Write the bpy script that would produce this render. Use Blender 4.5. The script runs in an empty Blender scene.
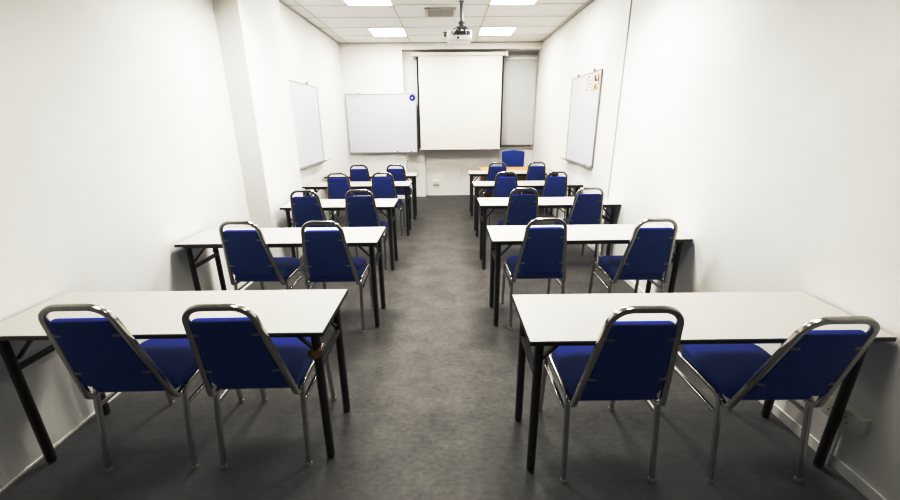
import bpy, bmesh, math, random
from mathutils import Vector, Matrix
random.seed(7)
S = bpy.context.scene
COL = S.collection

# ------------------------------------------------------------------ materials
def mat(name, col, rough=.5, metal=0., nscale=0, namt=0., bump=0., spec=.5, coat=0., stretch=(1, 1, 1), detail=4.):
    m = bpy.data.materials.new(name); m.use_nodes = True
    nt = m.node_tree; N = nt.nodes; L = nt.links
    b = N['Principled BSDF']
    b.inputs['Base Color'].default_value = (*col, 1)
    b.inputs['Roughness'].default_value = rough
    b.inputs['Metallic'].default_value = metal
    b.inputs['Specular IOR Level'].default_value = spec
    b.inputs['Coat Weight'].default_value = coat
    if nscale:
        tc = N.new('ShaderNodeTexCoord'); mp = N.new('ShaderNodeMapping')
        mp.inputs['Scale'].default_value = stretch
        L.new(tc.outputs['Object'], mp.inputs['Vector'])
        n = N.new('ShaderNodeTexNoise'); n.inputs['Scale'].default_value = nscale
        n.inputs['Detail'].default_value = detail
        L.new(mp.outputs['Vector'], n.inputs['Vector'])
        if namt:
            r = N.new('ShaderNodeValToRGB')
            r.color_ramp.elements[0].position = .3; r.color_ramp.elements[1].position = .7
            r.color_ramp.elements[0].color = (*[c*(1-namt) for c in col], 1)
            r.color_ramp.elements[1].color = (*[min(1, c*(1+namt)) for c in col], 1)
            L.new(n.outputs['Fac'], r.inputs['Fac']); L.new(r.outputs['Color'], b.inputs['Base Color'])
        if bump:
            bp = N.new('ShaderNodeBump'); bp.inputs['Strength'].default_value = bump
            bp.inputs['Distance'].default_value = .002
            L.new(n.outputs['Fac'], bp.inputs['Height']); L.new(bp.outputs['Normal'], b.inputs['Normal'])
    return m

def emis(name, col, s):
    m = bpy.data.materials.new(name); m.use_nodes = True
    b = m.node_tree.nodes['Principled BSDF']
    b.inputs['Base Color'].default_value = (.8, .8, .8, 1)
    b.inputs['Emission Color'].default_value = (*col, 1)
    b.inputs['Emission Strength'].default_value = s
    return m

def floor_mat():
    m = bpy.data.materials.new('grey_vinyl_floor'); m.use_nodes = True
    nt = m.node_tree; N = nt.nodes; L = nt.links; b = N['Principled BSDF']
    tc = N.new('ShaderNodeTexCoord')
    def noise(scale, stretch, det):
        mp = N.new('ShaderNodeMapping'); mp.inputs['Scale'].default_value = stretch
        L.new(tc.outputs['Object'], mp.inputs['Vector'])
        n = N.new('ShaderNodeTexNoise'); n.inputs['Scale'].default_value = scale; n.inputs['Detail'].default_value = det
        n.inputs['Roughness'].default_value = .65
        L.new(mp.outputs['Vector'], n.inputs['Vector']); return n
    n1 = noise(4.0, (1, 1.2, 1), 12); n2 = noise(26, (1, 1.8, 1), 14)
    mx = N.new('ShaderNodeMath'); mx.operation = 'ADD'
    L.new(n1.outputs['Fac'], mx.inputs[0]); L.new(n2.outputs['Fac'], mx.inputs[1])
    r = N.new('ShaderNodeValToRGB'); cr = r.color_ramp
    cr.elements[0].position = .34; cr.elements[0].color = (.068, .066, .0635, 1)
    cr.elements[1].position = .68; cr.elements[1].color = (.148, .1425, .135, 1)
    hf = N.new('ShaderNodeMath'); hf.operation = 'MULTIPLY'; hf.inputs[1].default_value = .5
    L.new(mx.outputs[0], hf.inputs[0]); L.new(hf.outputs[0], r.inputs['Fac'])
    br = N.new('ShaderNodeTexBrick'); br.offset = .5
    br.inputs['Scale'].default_value = 1.0
    br.inputs['Brick Width'].default_value = .92; br.inputs['Row Height'].default_value = .46
    br.inputs['Mortar Size'].default_value = .0016; br.inputs['Mortar Smooth'].default_value = .3
    br.inputs['Color1'].default_value = (.95, .95, .95, 1); br.inputs['Color2'].default_value = (1.05, 1.05, 1.05, 1)
    br.inputs['Mortar'].default_value = (.90, .90, .90, 1)
    L.new(tc.outputs['Object'], br.inputs['Vector'])
    ml = N.new('ShaderNodeMix'); ml.data_type = 'RGBA'; ml.blend_type = 'MULTIPLY'; ml.inputs['Factor'].default_value = 1
    L.new(r.outputs['Color'], ml.inputs[6]); L.new(br.outputs['Color'], ml.inputs[7])
    L.new(ml.outputs[2], b.inputs['Base Color'])
    b.inputs['Roughness'].default_value = .5
    b.inputs['Specular IOR Level'].default_value = .3
    bp = N.new('ShaderNodeBump'); bp.inputs['Strength'].default_value = .12; bp.inputs['Distance'].default_value = .002
    L.new(n2.outputs['Fac'], bp.inputs['Height']); L.new(bp.outputs['Normal'], b.inputs['Normal'])
    return m

M = dict(
    floor=floor_mat(),
    wall=mat('white_paint', (.86, .85, .825), .6, nscale=3.2, namt=.025, bump=.12, spec=.3),
    pier=mat('white_paint_cool', (.84, .83, .81), .6, nscale=3.2, namt=.02, spec=.3),
    panel=mat('pale_grey_panel', (.86, .85, .83), .55, nscale=2, namt=.02),
    ceil=mat('ceiling_tile', (.80, .80, .79), .9, nscale=60, namt=.03, bump=.1, spec=.1),
    grid=mat('ceiling_grid_metal', (.52, .52, .51), .5, nscale=8, namt=.03),
    shadow=mat('dark_gap', (.10, .10, .10), .8, nscale=8, namt=.05),
    trim=mat('white_trim', (.82, .81, .79), .45, nscale=6, namt=.02),
    laminate=mat('white_laminate', (.51, .495, .46), .36, nscale=5, namt=.012, spec=.45),
    black=mat('black_powder_coat', (.007, .007, .0075), .5, nscale=40, namt=.15),
    edge=mat('black_edging', (.010, .010, .010), .5, nscale=30, namt=.1),
    chrome=mat('chrome', (.50, .495, .48), .19, 1., nscale=18, namt=.04),
    fabric=mat('royal_blue_fabric', (.031, .064, .30), .85, nscale=220, namt=.25, bump=.5, spec=.2),
    fabric2=mat('bright_blue_fabric', (.028, .085, .29), .85, nscale=200, namt=.2, bump=.4, spec=.2),
    plastic=mat('clear_grey_foot', (.42, .40, .34), .4, nscale=20, namt=.1),
    tape=mat('brown_tape', (.23, .105, .03), .55, nscale=30, namt=.3, bump=.4),
    board=mat('whiteboard_enamel', (.68, .68, .745), .3, nscale=2.5, namt=.02, spec=.5),
    alu=mat('brushed_aluminium', (.40, .40, .395), .40, .7, nscale=30, namt=.06),
    screen=mat('matte_screen_fabric', (.83, .815, .75), .85, nscale=3, namt=.012, spec=.1),
    sblack=mat('screen_border_black', (.022, .021, .02), .8, nscale=30, namt=.1),
    case=mat('cream_metal_case', (.70, .69, .65), .45, nscale=10, namt=.02),
    blind=mat('grey_blind_fabric', (.55, .56, .565), .9, nscale=90, namt=.05, spec=.1),
    wood=mat('orange_beech_veneer', (.70, .34, .18), .4, nscale=4, namt=.14, stretch=(1, 9, 9)),
    wood2=mat('brown_veneer', (.23, .11, .055), .5, nscale=4, namt=.2, stretch=(1, 9, 9)),
    proj=mat('projector_white_plastic', (.78, .78, .77), .4, nscale=10, namt=.02),
    dark=mat('dark_plastic', (.035, .036, .04), .4, nscale=20, namt=.1),
    mid=mat('mid_grey_metal', (.20, .205, .22), .4, .4, nscale=20, namt=.08),
    socket=mat('ivory_plastic', (.80, .78, .68), .45, nscale=10, namt=.04),
    glass=mat('window_glass', (.80, .86, .74), .1, nscale=5, namt=.05),
    badge=mat('badge_blue', (.04, .045, .26), .5, nscale=30, namt=.1),
    white=mat('paper_white', (.80, .80, .77), .7, nscale=20, namt=.02),
    cream=mat('paper_cream', (.70, .60, .50), .7, nscale=20, namt=.05),
    ink=mat('ink_dark', (.06, .055, .05), .7, nscale=20, namt=.1),
    inkred=mat('ink_rust', (.45, .22, .16), .7, nscale=20, namt=.1),
    magnet=mat('magnet_grey', (.25, .25, .27), .4, nscale=20, namt=.1),
    glow=emis('light_diffuser', (1, .972, .91), 27),
    ventm=mat('vent_grey_metal', (.52, .515, .50), .45, .2, nscale=20, namt=.08),
)

# ------------------------------------------------------------------ mesh helpers
def box(bm, c, s, bev=0., rot=None, seg=2):
    r = bmesh.ops.create_cube(bm, size=1.)
    vs = r['verts']
    mt = Matrix.Translation(Vector(c)) @ (rot.to_4x4() if rot else Matrix.Identity(4)) @ Matrix.Diagonal((*s, 1))
    bmesh.ops.transform(bm, matrix=mt, verts=vs)
    if bev:
        es = list({e for v in vs for e in v.link_edges})
        bmesh.ops.bevel(bm, geom=es, offset=bev, segments=seg, affect='EDGES', profile=.5)

def b2(bm, x0, x1, y0, y1, z0, z1, bev=0.):
    box(bm, ((x0+x1)/2, (y0+y1)/2, (z0+z1)/2), (x1-x0, y1-y0, z1-z0), bev)

def fillet(pts, rad, n=6):
    pts = [Vector(p) for p in pts]
    out = [pts[0]]
    for i in range(1, len(pts)-1):
        r = rad[i] if isinstance(rad, (list, tuple)) else rad
        p, a, b = pts[i], pts[i-1], pts[i+1]
        da, db = (a-p), (b-p)
        la, lb = da.length, db.length
        if r <= 0: out.append(p); continue
        da.normalize(); db.normalize()
        ang = da.angle(db)
        t = min(r/math.tan(ang/2), la*.49 if i > 1 else la*.98, lb*.49 if i < len(pts)-2 else lb*.98)
        r = t*math.tan(ang/2)
        bis = (da+db).normalized()
        c = p+bis*(r/math.sin(ang/2))
        s, e = p+da*t-c, p+db*t-c
        tot = s.angle(e); ax = s.cross(e).normalized()
        for k in range(n+1):
            out.append(c+Matrix.Rotation(tot*k/n, 3, ax) @ s)
    out.append(pts[-1])
    return out

def section(kind, w, h, n=12):
    if kind == 'round':
        return [(w/2*math.cos(2*math.pi*k/n), h/2*math.sin(2*math.pi*k/n)) for k in range(n)]
    c = min(w, h)*.2
    x, y = w/2, h/2
    o = []
    for sx, sy, a0 in ((1, 1, 0), (-1, 1, 90), (-1, -1, 180), (1, -1, 270)):
        for k in range(4):
            a = math.radians(a0+30*k)
            o.append((sx*(x-c)+c*math.cos(a), sy*(y-c)+c*math.sin(a)))
    return o

def sweep(bm, pts, sec, up=Vector((0, 0, 1)), cap=True):
    pts = [Vector(p) for p in pts]
    rings = []
    T = [(pts[min(i+1, len(pts)-1)]-pts[max(i-1, 0)]).normalized() for i in range(len(pts))]
    u = Vector(up); u = (u-T[0]*u.dot(T[0]))
    if u.length < 1e-4: u = Vector((1, 0, 0)); u = u-T[0]*u.dot(T[0])
    u.normalize()
    for i, p in enumerate(pts):
        if i:
            q = T[i-1].rotation_difference(T[i]); u = q @ u
            u = (u-T[i]*u.dot(T[i])).normalized()
        v = T[i].cross(u)
        rings.append([bm.verts.new(p+v*a+u*b) for a, b in sec])
    n = len(sec)
    for i in range(len(rings)-1):
        for k in range(n):
            bm.faces.new((rings[i][k], rings[i][(k+1) % n], rings[i+1][(k+1) % n], rings[i+1][k]))
    if cap:
        bm.faces.new(list(reversed(rings[0]))); bm.faces.new(rings[-1])

def cyl(bm, p, q, r, n=16, r2=None):
    p, q = Vector(p), Vector(q)
    d = (q-p).normalized()
    u = d.orthogonal().normalized(); v = d.cross(u)
    a = [bm.verts.new(p+(u*math.cos(2*math.pi*k/n)+v*math.sin(2*math.pi*k/n))*r) for k in range(n)]
    rr = r if r2 is None else r2
    b = [bm.verts.new(q+(u*math.cos(2*math.pi*k/n)+v*math.sin(2*math.pi*k/n))*rr) for k in range(n)]
    for k in range(n): bm.faces.new((a[k], a[(k+1) % n], b[(k+1) % n], b[k]))
    bm.faces.new(list(reversed(a))); bm.faces.new(b)

def rounded(poly, rad, n=6):
    """round the corners of a closed 2-D polygon (counter-clockwise)"""
    m = len(poly); out = []
    for i in range(m):
        p = Vector((*poly[i], 0)); a = Vector((*poly[i-1], 0)); b = Vector((*poly[(i+1) % m], 0))
        seg = fillet([(p+a)/2, p, (p+b)/2], rad[i] if isinstance(rad, (list, tuple)) else rad, n)
        out += [(s.x, s.y) for s in seg[1:-1]]
    return out

def cushion(bm, outline, th, bulge, fmap, edge=.014, flat_back=False):
    """upholstered pad: 2-D outline with rounded rim, domed on +w, mapped to space by fmap(u,v,w)"""
    cx = sum(p[0] for p in outline)/len(outline); cy = sum(p[1] for p in outline)/len(outline)
    R = max(math.hypot(p[0]-cx, p[1]-cy) for p in outline)
    def ring(inset, w):
        k = 1-inset/R
        return [bm.verts.new(fmap(cx+(p[0]-cx)*k, cy+(p[1]-cy)*k, w)) for p in outline]
    prof = []
    e = edge
    for k in range(5):
        a = math.pi/2*k/4
        prof.append((e*(1-math.sin(a)), e*.6*(1-math.cos(a)) if not flat_back else e*.6*(1-math.cos(a))))
    prof = [(e*.6*(1-math.sin(math.pi/2*k/4)), e*.6*(1-math.cos(math.pi/2*k/4))) for k in range(5)]
    for k in range(6):
        a = math.pi/2*k/5
        prof.append((e*(1-math.cos(a)), th-e+e*math.sin(a)))
    for f in (.12, .25, .42, .6, .8, .93):
        prof.append((e+(R-e)*f, th+bulge*(1-(1-f)**2.4)))
    rings = [ring(*p) for p in prof]
    n = len(outline)
    for i in range(len(rings)-1):
        for k in range(n):
            bm.faces.new((rings[i][k], rings[i][(k+1) % n], rings[i+1][(k+1) % n], rings[i+1][k]))
    bm.faces.new(list(reversed(rings[0]))); bm.faces.new(rings[-1])

def obj(name, bm, m, parent=None, smooth=True, angle=40):
    bmesh.ops.recalc_face_normals(bm, faces=bm.faces[:])
    me = bpy.data.meshes.new(name); bm.to_mesh(me); bm.free()
    if smooth:
        me.polygons.foreach_set('use_smooth', [True]*len(me.polygons))
        me.set_sharp_from_angle(angle=math.radians(angle))
    for x in (m if isinstance(m, (list, tuple)) else [m]): me.materials.append(x)
    o = bpy.data.objects.new(name, me); COL.objects.link(o)
    if parent: o.parent = parent
    return o

def NB(): return bmesh.new()

def thing(name, label, cat, loc=(0, 0, 0), rz=0., group=None):
    o = bpy.data.objects.new(name, None); o.empty_display_size = .1; COL.objects.link(o)
    o.location = loc; o.rotation_euler = (0, 0, rz)
    o['label'] = label; o['category'] = cat
    if group: o['group'] = group
    return o

def tag(o, label, cat, group=None):
    o['label'] = label; o['category'] = cat
    if group: o['group'] = group
    return o

def struct(name, bm, m, parent=None, smooth=False):
    o = obj(name, bm, m, parent, smooth=smooth)
    if not parent: o['kind'] = 'structure'
    return o

def dup(root, loc, rz=0., label=None):
    r = root.copy(); COL.objects.link(r); r.location = loc; r.rotation_euler = (0, 0, rz)
    if label: r['label'] = label
    for ch in list(root.children):
        c = ch.copy(); COL.objects.link(c); c.parent = r
        for g in list(ch.children):
            d = g.copy(); COL.objects.link(d); d.parent = c
    return r

# ------------------------------------------------------------------ camera
pitch, yaw, roll, F, CH = .3192, -.0070, -.0085, 391.25, 1.6025
fw = Vector((0, math.cos(pitch), -math.sin(pitch))); up = Vector((0, math.sin(pitch), math.cos(pitch))); rt = Vector((1, 0, 0))
Zr = Matrix.Rotation(yaw, 3, 'Z'); fw, up, rt = Zr @ fw, Zr @ up, Zr @ rt
rt, up = rt*math.cos(roll)+up*math.sin(roll), up*math.cos(roll)-rt*math.sin(roll)
cd = bpy.data.cameras.new('camera'); cam = bpy.data.objects.new('camera', cd); COL.objects.link(cam)
cam.matrix_world = Matrix(((rt.x, up.x, -fw.x, 0), (rt.y, up.y, -fw.y, 0), (rt.z, up.z, -fw.z, CH), (0, 0, 0, 1)))
cd.sensor_width = 36; cd.lens = F/900*36; cd.clip_start = .02
S.camera = cam

# ------------------------------------------------------------------ room
XL, XR, XF, H = -2.06, 1.855, 1.89, 3.045   # XF: right wall beyond the seam, set back slightly
YN, YP, YS, YB = -4.2, 8.45, 8.66, 8.80      # wall behind camera, pier, second pier, panelled recess
T = .12
bm = NB(); b2(bm, XL-T, XF+T, YN-T, YB+T, -.1, 0); struct('floor', bm, M['floor'])

bm = NB(); b2(bm, XL-T, XL, YN-T, YB+T, 0, H); struct('wall_left', bm, M['wall'])
bm = NB(); b2(bm, XR, XF+T, YN-T, 4.43, 0, H); b2(bm, XF, XF+T, 4.43, YB+T, 0, H); struct('wall_right', bm, M['wall'])
bm = NB(); b2(bm, XL, XR, YN-T, YN, 0, H); struct('wall_rear', bm, M['wall'])
# pillar half-way down the left wall
bm = NB(); b2(bm, XL-.001, -1.835, 4.0, 4.98, 0, H); struct('wall_pillar', bm, M['wall'])
# front wall: pier, stepped pier, beam, panelled dado under the window, wall round the window
bm = NB()
b2(bm, XL, -.845, YP, YB+T, 0, H)
struct('wall_front_pier', bm, M['wall'])
bm = NB(); b2(bm, -.845, -.465, YS, YB+T, 0, 2.93); struct('wall_front_step', bm, M['wall'])
bm = NB(); b2(bm, -.845, XF, YP, YB+T, 2.925, H); struct('wall_front_beam', bm, M['pier'])
WX0, WX1, WZ0, WZ1 = .70, 1.84, 1.045, 2.88
bm = NB()
b2(bm, -.465, WX0, YB, YB+T, 0, 2.925); b2(bm, WX1, XF, YB, YB+T, 0, 2.925)
b2(bm, WX0, WX1, YB, YB+T, 0, WZ0); b2(bm, WX0, WX1, YB, YB+T, WZ1, 2.925)
struct('wall_front', bm, M['panel'])
# joint cover strip on the panelled wall and dado cap
bm = NB(); b2(bm, .315, .335, YB-.006, YB, .03, 1.0, .002); struct('trim_1', bm, M['trim'])
bm = NB(); b2(bm, 1.868, XF, YB-.06, YB, 1.06, 2.92, .002); struct('trim_2', bm, M['trim'])
# window behind the blind
wn = NB()
fw_ = .045
b2(wn, WX0, WX1, YB+.02, YB+.07, WZ0, WZ0+fw_); b2(wn, WX0, WX1, YB+.02, YB+.07, WZ1-fw_, WZ1)
b2(wn, WX0, WX0+fw_, YB+.02, YB+.07, WZ0+fw_, WZ1-fw_); b2(wn, WX1-fw_, WX1, YB+.02, YB+.07, WZ0+fw_, WZ1-fw_)
w1 = struct('window_1', wn, M['alu'])
g = NB(); b2(g, WX0+fw_, WX1-fw_, YB+.04, YB+.048, WZ0+fw_, WZ1-fw_); obj('pane', g, M['glass'], w1, smooth=False)
s = NB(); b2(s, .66, XF, YB-.05, YB, WZ0-.02, WZ0, .004); struct('trim_3', s, M['trim'])
# vertical conduit strip on right wall
bm = NB(); b2(bm, XR-.010, XF, 4.430, 4.446, 0, H, .003); struct('trim_4', bm, mat('grey_conduit', (.42, .41, .39), .5, nscale=10, namt=.03))
# baseboards
bm = NB(); b2(bm, XR-.010, XR, YN, 4.43, 0, .06, .003); b2(bm, XF-.010, XF, 4.446, YB, .0, .06, .003); struct('baseboard_right', bm, M['trim'])
bm = NB(); b2(bm, XL, XL+.008, YN, 4.0, 0, .014, .002); b2(bm, XL, XL+.008, 4.98, YP, 0, .014, .002); struct('baseboard_left', bm, M['trim'])
bm = NB(); b2(bm, -.465, XR-.02, YB-.008, YB, 0, .03, .002); struct('baseboard_front', bm, M['panel'])

# ceiling: tiles in a T-bar grid; light cells and the vent cut into it
gx = [-1.88, -.675, .58, 1.835]
gy = [YP-.005-.647*k for k in range(20)]
bm = NB(); b2(bm, XL-T, XF+T, YN-T, YB+T, H, H+.1); cl = struct('ceiling', bm, M['ceil'])
bm = NB()
for x in gx: b2(bm, x-.009, x+.009, YN, YP, H-.003, H+.002)
for y in gy[1:]: b2(bm, XL, XF, y-.009, y+.009, H-.0035, H+.002)
struct('trim_5', bm, M['grid'])
bm = NB()
b2(bm, XL, XL+.022, YN, YP, H-.014, H); b2(bm, XR-.022, XR, YN, 4.43, H-.014, H); b2(bm, XF-.022, XF, 4.43, YP, H-.014, H); b2(bm, XL, XF, YP-.016, YP, H-.012, H)
struct('trim_6', bm, M['grid'])

# ------------------------------------------------------------------ ceiling lights
LW, LD = .575, .60
def make_light(label):
    t = thing('ceiling_light', label, 'ceiling light', (0, 0, 0), 0, 'square ceiling light panels')
    b = NB()
    for sx in (-1, 1):
        b2(b, sx*LW/2-.012, sx*LW/2+.012, -LD/2-.012, LD/2+.012, -.012, -.003)
        b2(b, -LW/2+.012, LW/2-.012, sx*LD/2-.012, sx*LD/2+.012, -.012, -.003)
    obj('frame', b, M['trim'], t, smooth=False)
    d = NB(); b2(d, -LW/2+.01, LW/2-.01, -LD/2+.01, LD/2-.01, -.008, -.0036); obj('diffuser', d, M['glow'], t, smooth=False)
    return t
ly_far = (gy[1]+gy[2])/2; ly_near = (gy[4]+gy[5])/2
lx = (-.965, .875)
spots = [(lx[0], ly_far, 'square white ceiling light panel at left, nearest the front wall'),
         (lx[1], ly_far, 'square white ceiling light panel right of the projector, nearest the front wall'),
         (lx[0], ly_near, 'square white ceiling light panel left of the air vent, cut by photo top'),
         (lx[1], ly_near, 'square white ceiling light panel at right, cut by photo top')]
L0 = None
for x, y, lab in spots:
    if L0 is None: L0 = make_light(lab); L0.location = (x, y, H)
    else: dup(L0, (x, y, H), 0, lab)
# the same panels overhead, out of the frame, as area lamps
def area(x, y, power, spread, sx=.56, sy=.58, z=H-.02):
    l = bpy.data.lights.new('ceiling_lamp', 'AREA'); l.shape = 'RECTANGLE'; l.size = sx; l.size_y = sy
    l.energy = power; l.spread = math.radians(spread); l.color = (1, .972, .91)
    o = bpy.data.objects.new('ceiling_lamp', l); COL.objects.link(o); o.location = (x, y, z)
for y in (ly_near-.647*3, ly_near-.647*6):
    for x in lx: area(x, y, *((38, 135) if y > 2 else (8.5, 105)))

# ------------------------------------------------------------------ ceiling vent, sprinkler, projector
v = thing('air_vent', 'small grey louvred square air vent in the ceiling left of projector pole', 'air vent', (-.06, 6.21, H))
b = NB()
for sx in (-1, 1):
    box(b, (sx*.195, 0, -.01), (.035, .42, .018), .003); box(b, (0, sx*.195, -.01), (.36, .035, .018), .003)
obj('frame', b, M['ventm'], v)
b = NB(); box(b, (0, 0, -.004), (.36, .36, .004)); obj('backing', b, M['shadow'], v, smooth=False)
for k in range(7):
    b = NB(); box(b, (0, -.15+.05*k, -.012), (.355, .034, .003), 0, Matrix.Rotation(math.radians(-42), 3, 'X')); obj('slat', b, M['ventm'], v, smooth=False)

b = NB()
cyl(b, (0, 0, -.012), (0, 0, -.001), .035, 20, .03); cyl(b, (0, 0, -.06), (0, 0, -.012), .014, 14)
cyl(b, (0, 0, -.068), (0, 0, -.062), .026, 14)
for sx in (-1, 1): box(b, (sx*.014, 0, -.045), (.004, .012, .04), .001)
o = obj('sprinkler_head', b, M['mid']); o.location = (0.0, 7.55, H)
tag(o, 'tiny grey sprinkler head hanging from the ceiling left of the projector', 'sprinkler')

pm = thing('projector_mount', 'dark grey projector ceiling pole with black bracket arms', 'projector mount', (.215, 5.72, H))
b = NB(); cyl(b, (0, 0, -.235), (0, 0, -.006), .023, 16); obj('pole', b, M['mid'], pm)
b = NB(); cyl(b, (0, 0, -.008), (0, 0, -.001), .036, 20); obj('ceiling_plate', b, M['mid'], pm)
b = NB(); cyl(b, (0, 0, -.285), (0, 0, -.225), .028, 14); box(b, (0, 0, -.245), (.075, .03, .02), .004); obj('collar', b, M['dark'], pm)
b = NB(); box(b, (0, .02, -.295), (.12, .12, .012), .003); obj('bracket_plate', b, M['mid'], pm)
for ax, ay in ((-.11, -.07), (-.06, .09), (.08, .09), (.085, -.07)):
    b = NB(); sweep(b, fillet([(0, .02, -.30), (ax*.6, .02+ay*.6, -.306), (ax, .02+ay, -.324)], .02), section('sq', .018, .009)); obj('arm', b, M['dark'], pm)
pj = thing('projector', 'white ceiling projector with its rear panel facing the room', 'projector', (.186, 5.76, 2.586))
b = NB(); box(b, (0, 0, .06), (.305, .25, .12), .014, seg=3); obj('body', b, M['proj'], pj)
b = NB(); box(b, (.045, -.1265, .088), (.19, .006, .046), .001); obj('port_panel', b, M['mid'], pj)
for x, w in ((-.055, .03), (-.015, .024), (.025, .03), (.065, .02)):
    b = NB(); box(b, (x+.035, -.131, .088), (w, .006, .022), .001); obj('port', b, M['dark'], pj)
b = NB(); cyl(b, (-.09, -.129, .085), (-.09, -.122, .085), .024, 20); obj('fan_grille', b, M['ventm'], pj)
b = NB(); cyl(b, (-.02, -.131, .03), (-.02, -.122, .03), .012, 16); obj('power_socket', b, M['dark'], pj)
for ex, ez in ((-.07, .055), (-.015, .062), (.085, .07)):
    b = NB(); sweep(b, fillet([(ex*.4+.02, -.09, .1205), (ex*.7+.01, -.137, .117), (ex, -.139, ez)], .012), section('sq', .014, .010)); obj('bracket', b, M['dark'], pj)
b = NB(); cyl(b, (.08, .12, .045), (.08, .145, .045), .034, 20); obj('lens', b, M['dark'], pj)

# ------------------------------------------------------------------ projection screen and roller blind
ps = thing('projection_screen', 'large pulled-down cream projection screen with black side borders on the front wall', 'projection screen', (0, 8.50, 0))
b = NB(); b2(b, -.65, 1.205, -.05, .04, 2.81, 2.875, .008); obj('case', b, M['case'], ps)
b = NB(); b2(b, 1.19, 1.225, -.065, .045, 2.80, 2.885, .006); obj('end_cap', b, M['trim'], ps)
b = NB(); b2(b, -.665, -.64, -.065, .045, 2.80, 2.885, .006); obj('end_cap', b, M['trim'], ps)
b = NB(); b2(b, -.535, 1.125, -.002, .0, 1.045, 2.81); obj('screen_fabric', b, M['screen'], ps, smooth=False)
for x0, x1 in ((-.568, -.535), (1.125, 1.155)):
    b = NB(); b2(b, x0, x1, -.0025, .0005, 1.045, 2.80); obj('border', b, M['sblack'], ps, smooth=False)
b = NB(); b2(b, -.568, 1.155, -.012, .010, 1.02, 1.047, .006); obj('bottom_bar', b, M['case'], ps)

bl = thing('roller_blind', 'plain grey roller blind pulled down beside the projection screen', 'blind', (0, 8.735, 0))
b = NB(); cyl(b, (.66, .0, 2.845), (1.862, .0, 2.845), .026, 18); obj('roller_tube', b, M['alu'], bl)
b = NB()
n = 24
vs = []
for z in (1.10, 2.85):
    vs.append([b.verts.new((.68+(1.857-.68)*k/n, -.022+.003*math.sin(k*.9), z)) for k in range(n+1)])
for k in range(n): b.faces.new((vs[0][k], vs[0][k+1], vs[1][k+1], vs[1][k]))
obj('blind_fabric', b, M['blind'], bl)
b = NB(); b2(b, .66, 1.862, -.045, -.03, 2.775, 2.80, .003); obj('head_rail', b, M['trim'], bl)
b = NB(); b2(b, .68, 1.857, -.030, -.014, 1.085, 1.105, .004); obj('bottom_rail', b, M['alu'], bl)
b = NB(); sweep(b, [(1.845, -.05, 2.84), (1.845, -.05, .62)], section('round', .006, .006, 8)); obj('pull_chain', b, M['trim'], bl)
b = NB(); b2(b, 1.83, 1.862, -.062, -.03, .92, .965, .006); obj('chain_holder', b, M['socket'], bl)

# ------------------------------------------------------------------ whiteboards
def whiteboard(label, w, h, loc, rz, clips, hook=None):
    """local: board in x-z plane, face towards -y, origin at bottom centre on the wall"""
    t = thing('whiteboard', label, 'whiteboard', loc, rz)
    b = NB(); b2(b, -w/2+.01, w/2-.01, -.016, -.002, .01, h-.01); obj('board', b, M['board'], t, smooth=False)
    b = NB(); f = .014
    b2(b, -w/2, w/2, -.022, -.001, h-f, h, .002); b2(b, -w/2, w/2, -.022, -.001, 0, f, .002)
    b2(b, -w/2, -w/2+f, -.022, -.001, f, h-f, .002); b2(b, w/2-f, w/2, -.022, -.001, f, h-f, .002)
    obj('frame', b, M['alu'], t)
    b = NB(); b2(b, -w/2+.03, w/2-.03, -.075, -.018, -.004, .004, .001); b2(b, -w/2+.03, w/2-.03, -.078, -.072, -.004, .016, .001)
    obj('pen_tray', b, M['alu'], t)
    for c in clips:
        b = NB(); b2(b, c-.012, c+.012, -.024, -.001, h-.004, h+.03, .002); obj('hanger', b, M['alu'], t)
    if hook is not None:
        b = NB(); sweep(b, fillet([(hook, -.02, .01), (hook, -.07, .0), (hook+.05*(1 if hook > 0 else -1), -.09, .03)], .02), section('round', .010, .010, 8)); obj('hook', b, M['alu'], t)
    return t
wb = whiteboard('wide whiteboard on the front wall left of the projection screen, with round blue badge', 1.425, 1.15, (-1.307, YP-.002, .975), 0, (-.43, .42), None)
wl = whiteboard('whiteboard on the left wall, partly hidden by the pillar', 1.75, 1.145, (XL+.002, 5.825, .982), math.radians(90), (.45, -.5), .885)
wr = whiteboard('whiteboard on the right wall with paper notices in its upper corner', 1.155, 1.16, (XF-.002, 5.68, 1.017), math.radians(-90), (-.32, .31), -.59)

# badge and magnets on the front whiteboard
bg = thing('round_badge', 'round blue badge with pale centre on the front whiteboard corner', 'sticker', (-.674, YP-.0195, 2.045))
b = NB(); cyl(b, (0, -.004, 0), (0, 0, 0), .062, 28); obj('disc', b, M['badge'], bg)
b = NB(); cyl(b, (0, -.0055, 0), (0, -.004, 0), .052, 28); cyl(b, (0, -.0065, 0), (0, -.0055, 0), .048, 28); obj('ring', b, [M['badge']], bg)
b = NB(); cyl(b, (-.003, -.008, -.002), (-.003, -.0065, -.002), .018, 20); obj('emblem', b, mat('badge_centre', (.42, .52, .75), .5, nscale=40, namt=.15), bg)
for x, lab in ((-1.855, 'small grey magnet on front whiteboard top, left one of two'), (-1.79, 'small grey magnet on front whiteboard top, right one of two')):
    b = NB(); cyl(b, (0, -.008, 0), (0, 0, 0), .011, 14); o = obj('magnet', b, M['magnet']); o.location = (x, YP-.0185, 2.055); tag(o, lab, 'magnet', 'magnets on the front whiteboard')
# pens on the front whiteboard's tray
for x, c, lab in ((-1.07, 'dark', 'dark marker pen on the front whiteboard tray, left one'), (-.78, 'dark', 'dark marker pen on the front whiteboard tray, right one')):
    p = thing('marker_pen', lab, 'pen', (x, YP-.046, 1.002), 0, 'marker pens on the front whiteboard')
    b = NB(); cyl(b, (-.05, 0, 0), (.035, 0, 0), .0075, 12); obj('barrel', b, M['white'], p)
    b = NB(); cyl(b, (.035, 0, 0), (.068, 0, 0), .008, 12); obj('cap', b, M['ink'], p)

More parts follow.
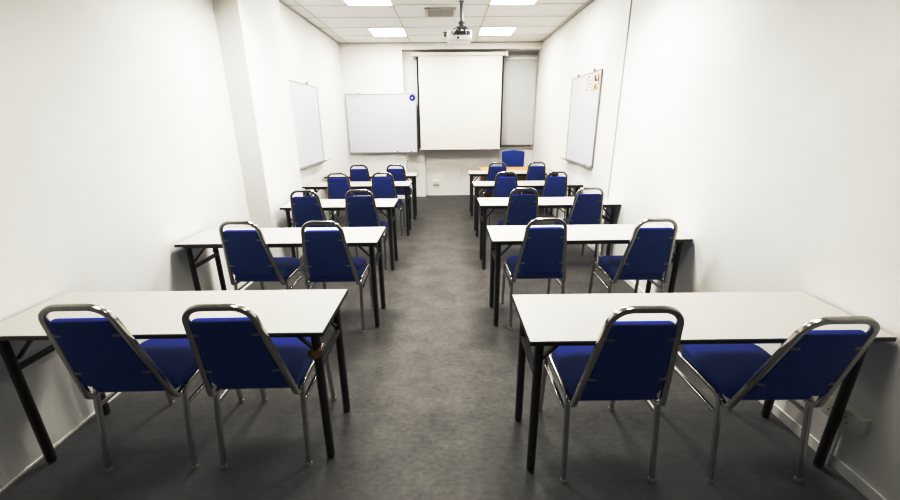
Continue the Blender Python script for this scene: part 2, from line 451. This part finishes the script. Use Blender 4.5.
# paper notices on the right whiteboard (face looks to -x)
def notice(label, y, z, w, h, base, marks):
    t = thing('paper_notice', label, 'notice', (XF-.0195, y, z), math.radians(-90), 'paper notices on the right whiteboard')
    b = NB(); b2(b, -w/2, w/2, -.002, -.0005, 0, h); obj('sheet', b, M[base], t, smooth=False)
    for m_, lst in marks.items():
        b = NB()
        for x, zz, ww, hh in lst: b2(b, x-ww/2, x+ww/2, -.003, -.0021, zz-hh/2, zz+hh/2)
        obj('printing', b, M[m_], t, smooth=False)
    return t
notice('cream paper notice with dark line printing, left one on the right whiteboard', 5.49, 1.935, .20, .215, 'white',
       {'ink': [(-.086, .11, .014, .17), (.086, .10, .014, .19), (-.01, .19, .06, .02), (.0, .15, .05, .016), (-.005, .105, .07, .016), (-.01, .068, .05, .01), (0, .03, .09, .008)]})
notice('beige paper notice with grey and rust printing, nearest the whiteboard frame', 5.235, 1.935, .235, .215, 'cream',
       {'ink': [(-.05, .165, .05, .05), (-.02, .13, .09, .02), (.06, .15, .035, .08), (.07, .09, .02, .03)], 'inkred': [(-.03, .055, .09, .06), (.04, .04, .04, .03)], 'white': [(-.03, .105, .12, .02)]})

# ------------------------------------------------------------------ sockets
def socket(name, label, loc, rz, w, h, d, gang):
    t = thing(name, label, 'socket', loc, rz)
    b = NB(); box(b, (0, -d/2, 0), (w, d-.002, h), .006); obj('back_box', b, M['socket'], t)
    b = NB(); box(b, (0, -d-.002, 0), (w-.006, .006, h-.006), .002); obj('face_plate', b, M['socket'], t)
    for gx_ in gang:
        b = NB()
        for px, pz in ((0, .016), (-.013, -.006), (.013, -.006)): box(b, (gx_+px, -d-.0055, pz), (.007, .002, .007))
        obj('pin_holes', b, M['ink'], t, smooth=False)
        b = NB(); box(b, (gx_+.034, -d-.007, .018), (.014, .007, .02), .002); obj('switch', b, M['socket'], t)
    return t
socket('wall_socket', 'ivory double power socket low on the right wall beside the nearest table leg', (XR, 1.455, .298), math.radians(-90), .165, .09, .055, (-.036, .026))
socket('wall_socket', 'small white power socket low on the front wall under the projection screen', (-.24, YB, .295), 0, .155, .10, .03, (-.036, .026))
b = NB(); box(b, (0, 0, .126), (.012, .026, .252), .003); o = obj('cable_trunking', b, M['trim']); o.location = (XR-.018, 1.47, .0)
tag(o, 'thin white cable trunking running down from the ivory wall socket', 'trunking')

# ------------------------------------------------------------------ tables
TZ = .745; TD = .457
def make_table(w, label):
    """origin: floor under the near right... centre of near edge"""
    t = thing('folding_table', label, 'table')
    b = NB(); b2(b, -w/2+.002, w/2-.002, .002, TD-.002, TZ-.003, TZ); obj('tabletop', b, M['laminate'], t, smooth=False)
    b = NB(); b2(b, -w/2, w/2, 0, TD, TZ-.022, TZ-.0035, .002); obj('edge_band', b, M['edge'], t)
    zt = TZ-.022
    b = NB(); f = .035
    b2(b, -w/2+f, w/2-f, f, f+.02, zt-.020, zt+.001); b2(b, -w/2+f, w/2-f, TD-f-.02, TD-f, zt-.020, zt+.001)
    b2(b, -w/2+f, -w/2+f+.02, f+.02, TD-f-.02, zt-.020, zt+.001); b2(b, w/2-f-.02, w/2-f, f+.02, TD-f-.02, zt-.020, zt+.001)
    obj('apron', b, M['edge'], t, smooth=False)
    ix, iy = .057, .063
    for s in (-1, 1):
        x = s*(w/2-ix)
        for y in (iy, TD-iy):
            b = NB(); cyl(b, (x, y, .014), (x, y, zt-.004), .020, 16); lg = obj('leg', b, M['black'], t)
            b = NB(); cyl(b, (x, y, .0), (x, y, .016), .0165, 14, .0195); obj('foot_cap', b, M['dark'], lg)
            b = NB(); box(b, (x-s*.012, y, zt-.004), (.075, .055, .008), .002); obj('mounting_plate', b, M['black'], t)
            yy = y+(.035 if y < TD/2 else -.035)
            b = NB(); sweep(b, fillet([(x, yy, .575), (x-s*.045, yy, .625), (x-s*.125, yy, zt-.012), (x-s*.165, yy, zt-.006)], .02), section('sq', .022, .012)); obj('brace', b, M['black'], t)
        b = NB(); sweep(b, [(x, iy, .535), (x, TD-iy, .535)], section('sq', .030, .024)); obj('crossbar', b, M['black'], t)
    return t
order = ['nearest', 'second', 'third', 'fourth', 'farthest']
LT = [(-.5387, 1.486), (-.524, 2.794), (-.564, 4.077), (-.5185, 5.470), (-.4996, 6.487)]
RT = [(.3316, 1.392), (.3356, 2.793), (.353, 4.081), (.376, 5.3935), (.381, 6.6686)]
WT = 1.508; WS = 1.205
tl = {'L': ['nearest white folding table left of the aisle, with brown tape on its leg',
            'white folding table in the second row, left of the aisle, before the pillar',
            'shorter white folding table in the third row, its end against the pillar',
            'white folding table in the fourth row, left of the aisle, just past the pillar',
            'white folding table left of the aisle, nearest the front whiteboard'],
      'R': ['long white folding table nearest the camera, right of the aisle',
            'white folding table in the second row, right of the aisle',
            'white folding table in the third row, right of the aisle',
            'white folding table in the fourth row, right of the aisle, under the right whiteboard',
            'white folding table right of the aisle, nearest the wooden desk']}
T0 = make_table(WT, tl['L'][0])
T0['group'] = 'white folding tables in two columns'
TS = make_table(WS, tl['L'][2]); TS['group'] = T0['group']
first = True
for side, arr in (('L', LT), ('R', RT)):
    for i, (x, y) in enumerate(arr):
        w = WS if (side == 'L' and i == 2) else WT
        loc = (x+(w/2 if side == 'R' else -w/2), y, 0)
        if side == 'L' and i == 0: T0.location = loc
        elif side == 'L' and i == 2: TS.location = loc
        else: dup(T0, loc, 0, tl[side][i])
# tape wound round the near aisle-side leg of the first table: only that table has it
b = NB()
tx, ty = WT/2-.057, .063
for k, (dx, dz, s) in enumerate(((.0, 0, 1), (-.012, -.006, 1.25), (.012, .010, .8))):
    r = bmesh.ops.create_uvsphere(b, u_segments=14, v_segments=9, radius=.025*s)
    bmesh.ops.transform(b, matrix=Matrix.Translation((tx+dx, ty-.006, .612+dz)) @ Matrix.Diagonal((1.05, 1.0, .75, 1)), verts=r['verts'])
o = obj('tape', b, M['tape'], T0); o['label'] = 'brown tape lump'

# ------------------------------------------------------------------ banquet chairs
def make_chair(label):
    t = thing('banquet_chair', label, 'chair', (0, 0, 0), 0, 'blue banquet chairs at the tables')
    # seat cushion
    out = rounded([(-.190, -.205), (.190, -.205), (.200, .205), (-.200, .205)], [.035, .035, .085, .085])
    b = NB(); cushion(b, out, .058, .012, lambda u, v_, w: Vector((u, v_, .424+w+.006*(v_+.2)/.4)), edge=.022); obj('seat', b, M['fabric'], t)
    # back rest: lies in the plane of the back frame
    y0, z0, y1, z1 = -.215, .40, -.352, .947
    dirv = Vector((0, y1-y0, z1-z0)); Lb = dirv.length; dirv.normalize(); nrm = Vector((0, dirv.z, -dirv.y))  # nrm points forward
    def onback(u, vv, w): return Vector((u, y0, z0))+dirv*vv+nrm*w
    k = Lb/.547
    zz = lambda z: (z-.40)*k
    out = rounded([(-.163, zz(.496)), (.163, zz(.496)), (.126, zz(.872)), (-.126, zz(.872))], [.022, .022, .03, .03])
    b = NB(); cushion(b, out, .030, .010, lambda u, vv, w: onback(u, vv, w-.010), edge=.013); obj('backrest', b, M['fabric'], t)
    # bent chrome back frame
    sec = section('sq', .024, .021)
    hw = lambda z: .196-(z-.40)*.128
    path = [(.150, -.03, .424), (.190, -.150, .408), tuple(onback(hw(.395), zz(.400), 0)), tuple(onback(hw(.935)-.002, Lb-.011, 0))]
    path = path+[(-p[0], p[1], p[2]) for p in reversed(path)]
    pts = fillet(path, [0, .03, .075, .080, .080, .075, .03, 0], 9)
    b = NB(); sweep(b, pts, sec); obj('back_frame', b, M['chrome'], t)
    for z in (.80, .585):
        for s in (-1, 1):
            x = hw(z)-.012
            b = NB(); p = onback(s*(x-.014), zz(z), -.010); box(b, p, (.032, .006, .012), .002); cyl(b, p+Vector((-s*.012, -.006, 0)), p+Vector((-s*.012, .0, 0)), .005, 10)
            obj('clip', b, M['mid'], t)
    ls = section('sq', .022, .022)
    for s in (-1, 1):
        x = s*.207
        b = NB(); sweep(b, fillet([(x, -.232, .012), (s*.203, -.170, .426), (s*.203, -.07, .426)], .045), ls, Vector((1, 0, 0))); rl = obj('leg', b, M['chrome'], t)
        b2_ = NB(); cyl(b2_, (x, -.2325, 0), (x, -.232, .018), .0145, 14); obj('foot_cap', b2_, M['plastic'], rl)
        b = NB(); sweep(b, fillet([(x, .240, .012), (s*.203, .205, .426), (s*.203, .08, .426)], .045), ls, Vector((1, 0, 0))); fl = obj('leg', b, M['chrome'], t)
        b2_ = NB(); cyl(b2_, (x, .2405, 0), (x, .240, .018), .0145, 14); obj('foot_cap', b2_, M['plastic'], fl)
        b = NB(); sweep(b, [(s*.203, -.072, .426), (s*.203, .082, .426)], ls, Vector((1, 0, 0))); obj('side_rail', b, M['chrome'], t)
        b = NB(); sweep(b, [(s*.2045, -.182, .335), (s*.2045, .215, .335)], section('sq', .015, .018), Vector((1, 0, 0))); obj('stretcher', b, M['chrome'], t)
    b = NB(); b2(b, -.195, .195, -.06, -.03, .404, .424, .003); b2(b, -.195, .195, .10, .13, .406, .426, .003); obj('seat_support', b, M['chrome'], t)
    return t

CH_ = {'L': [[(-1.455, 1.725, 1, .6), (-.902, 1.735, 1, 2)], [(-1.467, 3.03, -1), (-.889, 3.005, 1)], [(-1.463, 4.325, .5), (-.901, 4.32, 1)],
             [(-1.487, 5.705, 1), (-.872, 5.705, 0)], [(-1.412, 6.74, 0), (-.815, 6.735, -1)]],
       'R': [[(.735, 1.622, 0, -1.2), (1.415, 1.612, 0, 4)], [(.709, 3.025, 0), (1.478, 2.98, -1)], [(.795, 4.33, 0), (1.465, 4.32, 1)],
             [(.813, 5.645, -1), (1.488, 5.645, 0)], [(.847, 6.92, 0), (1.495, 6.915, 1)]]}
rowtxt = {'L': ['nearest left table', 'second-row left table', 'short third-row left table', 'fourth-row left table', 'farthest left table'],
          'R': ['nearest right table', 'second-row right table', 'third-row right table', 'fourth-row right table', 'farthest right table']}
def recline(chair, deg):
    """backs differ a little: tip the back frame and rest about the seat hinge"""
    pv = Vector((0, -.12, .415))
    m = Matrix.Translation(pv) @ Matrix.Rotation(math.radians(deg), 4, 'X') @ Matrix.Translation(-pv)
    for ch in chair.children:
        if ch.name.split('.')[0] in ('backrest', 'back_frame', 'clip'): ch.matrix_basis = m
C0 = None
for side in 'LR':
    for i, pair in enumerate(CH_[side]):
        for j, (x, y, r, *lean) in enumerate(pair):
            wallside = (j == 0) == (side == 'L')
            lab = 'blue upholstered chrome banquet chair at the %s, on its %s side' % (rowtxt[side][i], 'wall' if wallside else 'aisle')
            if C0 is None: C0 = make_chair(lab); C0.location = (x, y, 0); C0.rotation_euler = (0, 0, math.radians(r))
            else:
                c = dup(C0, (x, y, 0), math.radians(r), lab)
                if lean: recline(c, lean[0])
recline(C0, .6)

# ------------------------------------------------------------------ teacher's desk and swivel chair
dk = thing('teacher_desk', 'orange wooden desk with brown front panel behind the farthest right table', 'desk', (1.235, 7.46, 0))
b = NB(); box(b, (0, 0, .727), (1.21, .58, .026), .004); obj('desktop', b, M['wood'], dk)
b = NB(); b2(b, -.55, .55, -.22, -.20, .10, .712); obj('front_panel', b, M['wood2'], dk, smooth=False)
for s in (-1, 1):
    b = NB(); b2(b, s*.575-.014, s*.575+.014, -.26, .27, 0, .713, .002); obj('side_panel', b, M['wood2'], dk)

sc = thing('swivel_chair', 'bright blue swivel chair with wide curved back behind the wooden desk', 'chair', (1.385, 8.10, 0), math.pi)
# faces the room (-y); local +y is its front
out = rounded([(-.215, 0), (.215, 0), (.235, .34), (.225, .385), (0, .412), (-.225, .385), (-.235, .34)], [.05, .05, .04, .02, .3, .02, .04])
b = NB(); cushion(b, out, .05, .012, lambda u, vv, w: Vector((u, -.22-.10*vv+w+.35*u*u, .60+vv)), edge=.02); obj('backrest', b, M['fabric2'], sc)
out2 = rounded([(-.19, .01), (.19, .01), (.215, .30), (.175, .385), (-.175, .385), (-.215, .30)], .05)
b = NB(); cushion(b, out2, .014, .002, lambda u, vv, w: Vector((u, -.236-.10*vv+w+.35*u*u, .60+vv)), edge=.006); obj('back_shell', b, M['dark'], sc)
out = rounded([(-.225, -.20), (.225, -.20), (.235, .24), (-.235, .24)], .07)
b = NB(); cushion(b, out, .055, .015, lambda u, vv, w: Vector((u, vv, .42+w)), edge=.025); obj('seat', b, M['fabric2'], sc)
b = NB(); sweep(b, fillet([(0, .02, .405), (0, -.25, .405), (0, -.275, .80)], .05), section('sq', .06, .012)); obj('back_bracket', b, M['dark'], sc)
b = NB(); cyl(b, (0, 0, .09), (0, 0, .40), .024, 16); cyl(b, (0, 0, .39), (0, 0, .42), .09, 16); obj('gas_column', b, M['dark'], sc)
for k in range(5):
    a = 2*math.pi*k/5+.3
    c_, s_ = math.cos(a), math.sin(a)
    b = NB(); sweep(b, [(0, 0, .105), (c_*.27, s_*.27, .075)], section('sq', .045, .03)); arm = obj('base_arm', b, M['dark'], sc)
    b = NB(); cyl(b, (c_*.27-s_*.02, s_*.27+c_*.02, .027), (c_*.27+s_*.02, s_*.27-c_*.02, .027), .027, 14); cyl(b, (c_*.27, s_*.27, .04), (c_*.27, s_*.27, .075), .010, 8); obj('caster', b, M['dark'], arm)

# ------------------------------------------------------------------ world and view
w = bpy.data.worlds.new('world'); S.world = w; w.use_nodes = True
bgn = w.node_tree.nodes['Background']; bgn.inputs['Color'].default_value = (.80, .88, .70, 1); bgn.inputs['Strength'].default_value = .9
S.view_settings.view_transform = 'Standard'
S.view_settings.look = 'None'
S.view_settings.exposure = 0.0
# camera-like tone curve: soft highlight shoulder, deep shadows
vs_ = S.view_settings; vs_.use_curve_mapping = True
cm = vs_.curve_mapping
cm.use_clip = False
cm.white_level = (2, 2, 2)
cv = cm.curves[3]
TONE = [(.03, .024), (.08, .053), (.15, .125), (.25, .30), (.45, .645), (.70, .82), (1.0, .925), (1.5, .985)]
cv.points[0].location = (0, 0); cv.points[1].location = (1, 1)
for x, y in TONE:
    p = cv.points.new(x/2, y); p.handle_type = 'AUTO_CLAMPED'
cm.update()
S.cycles.max_bounces = 10
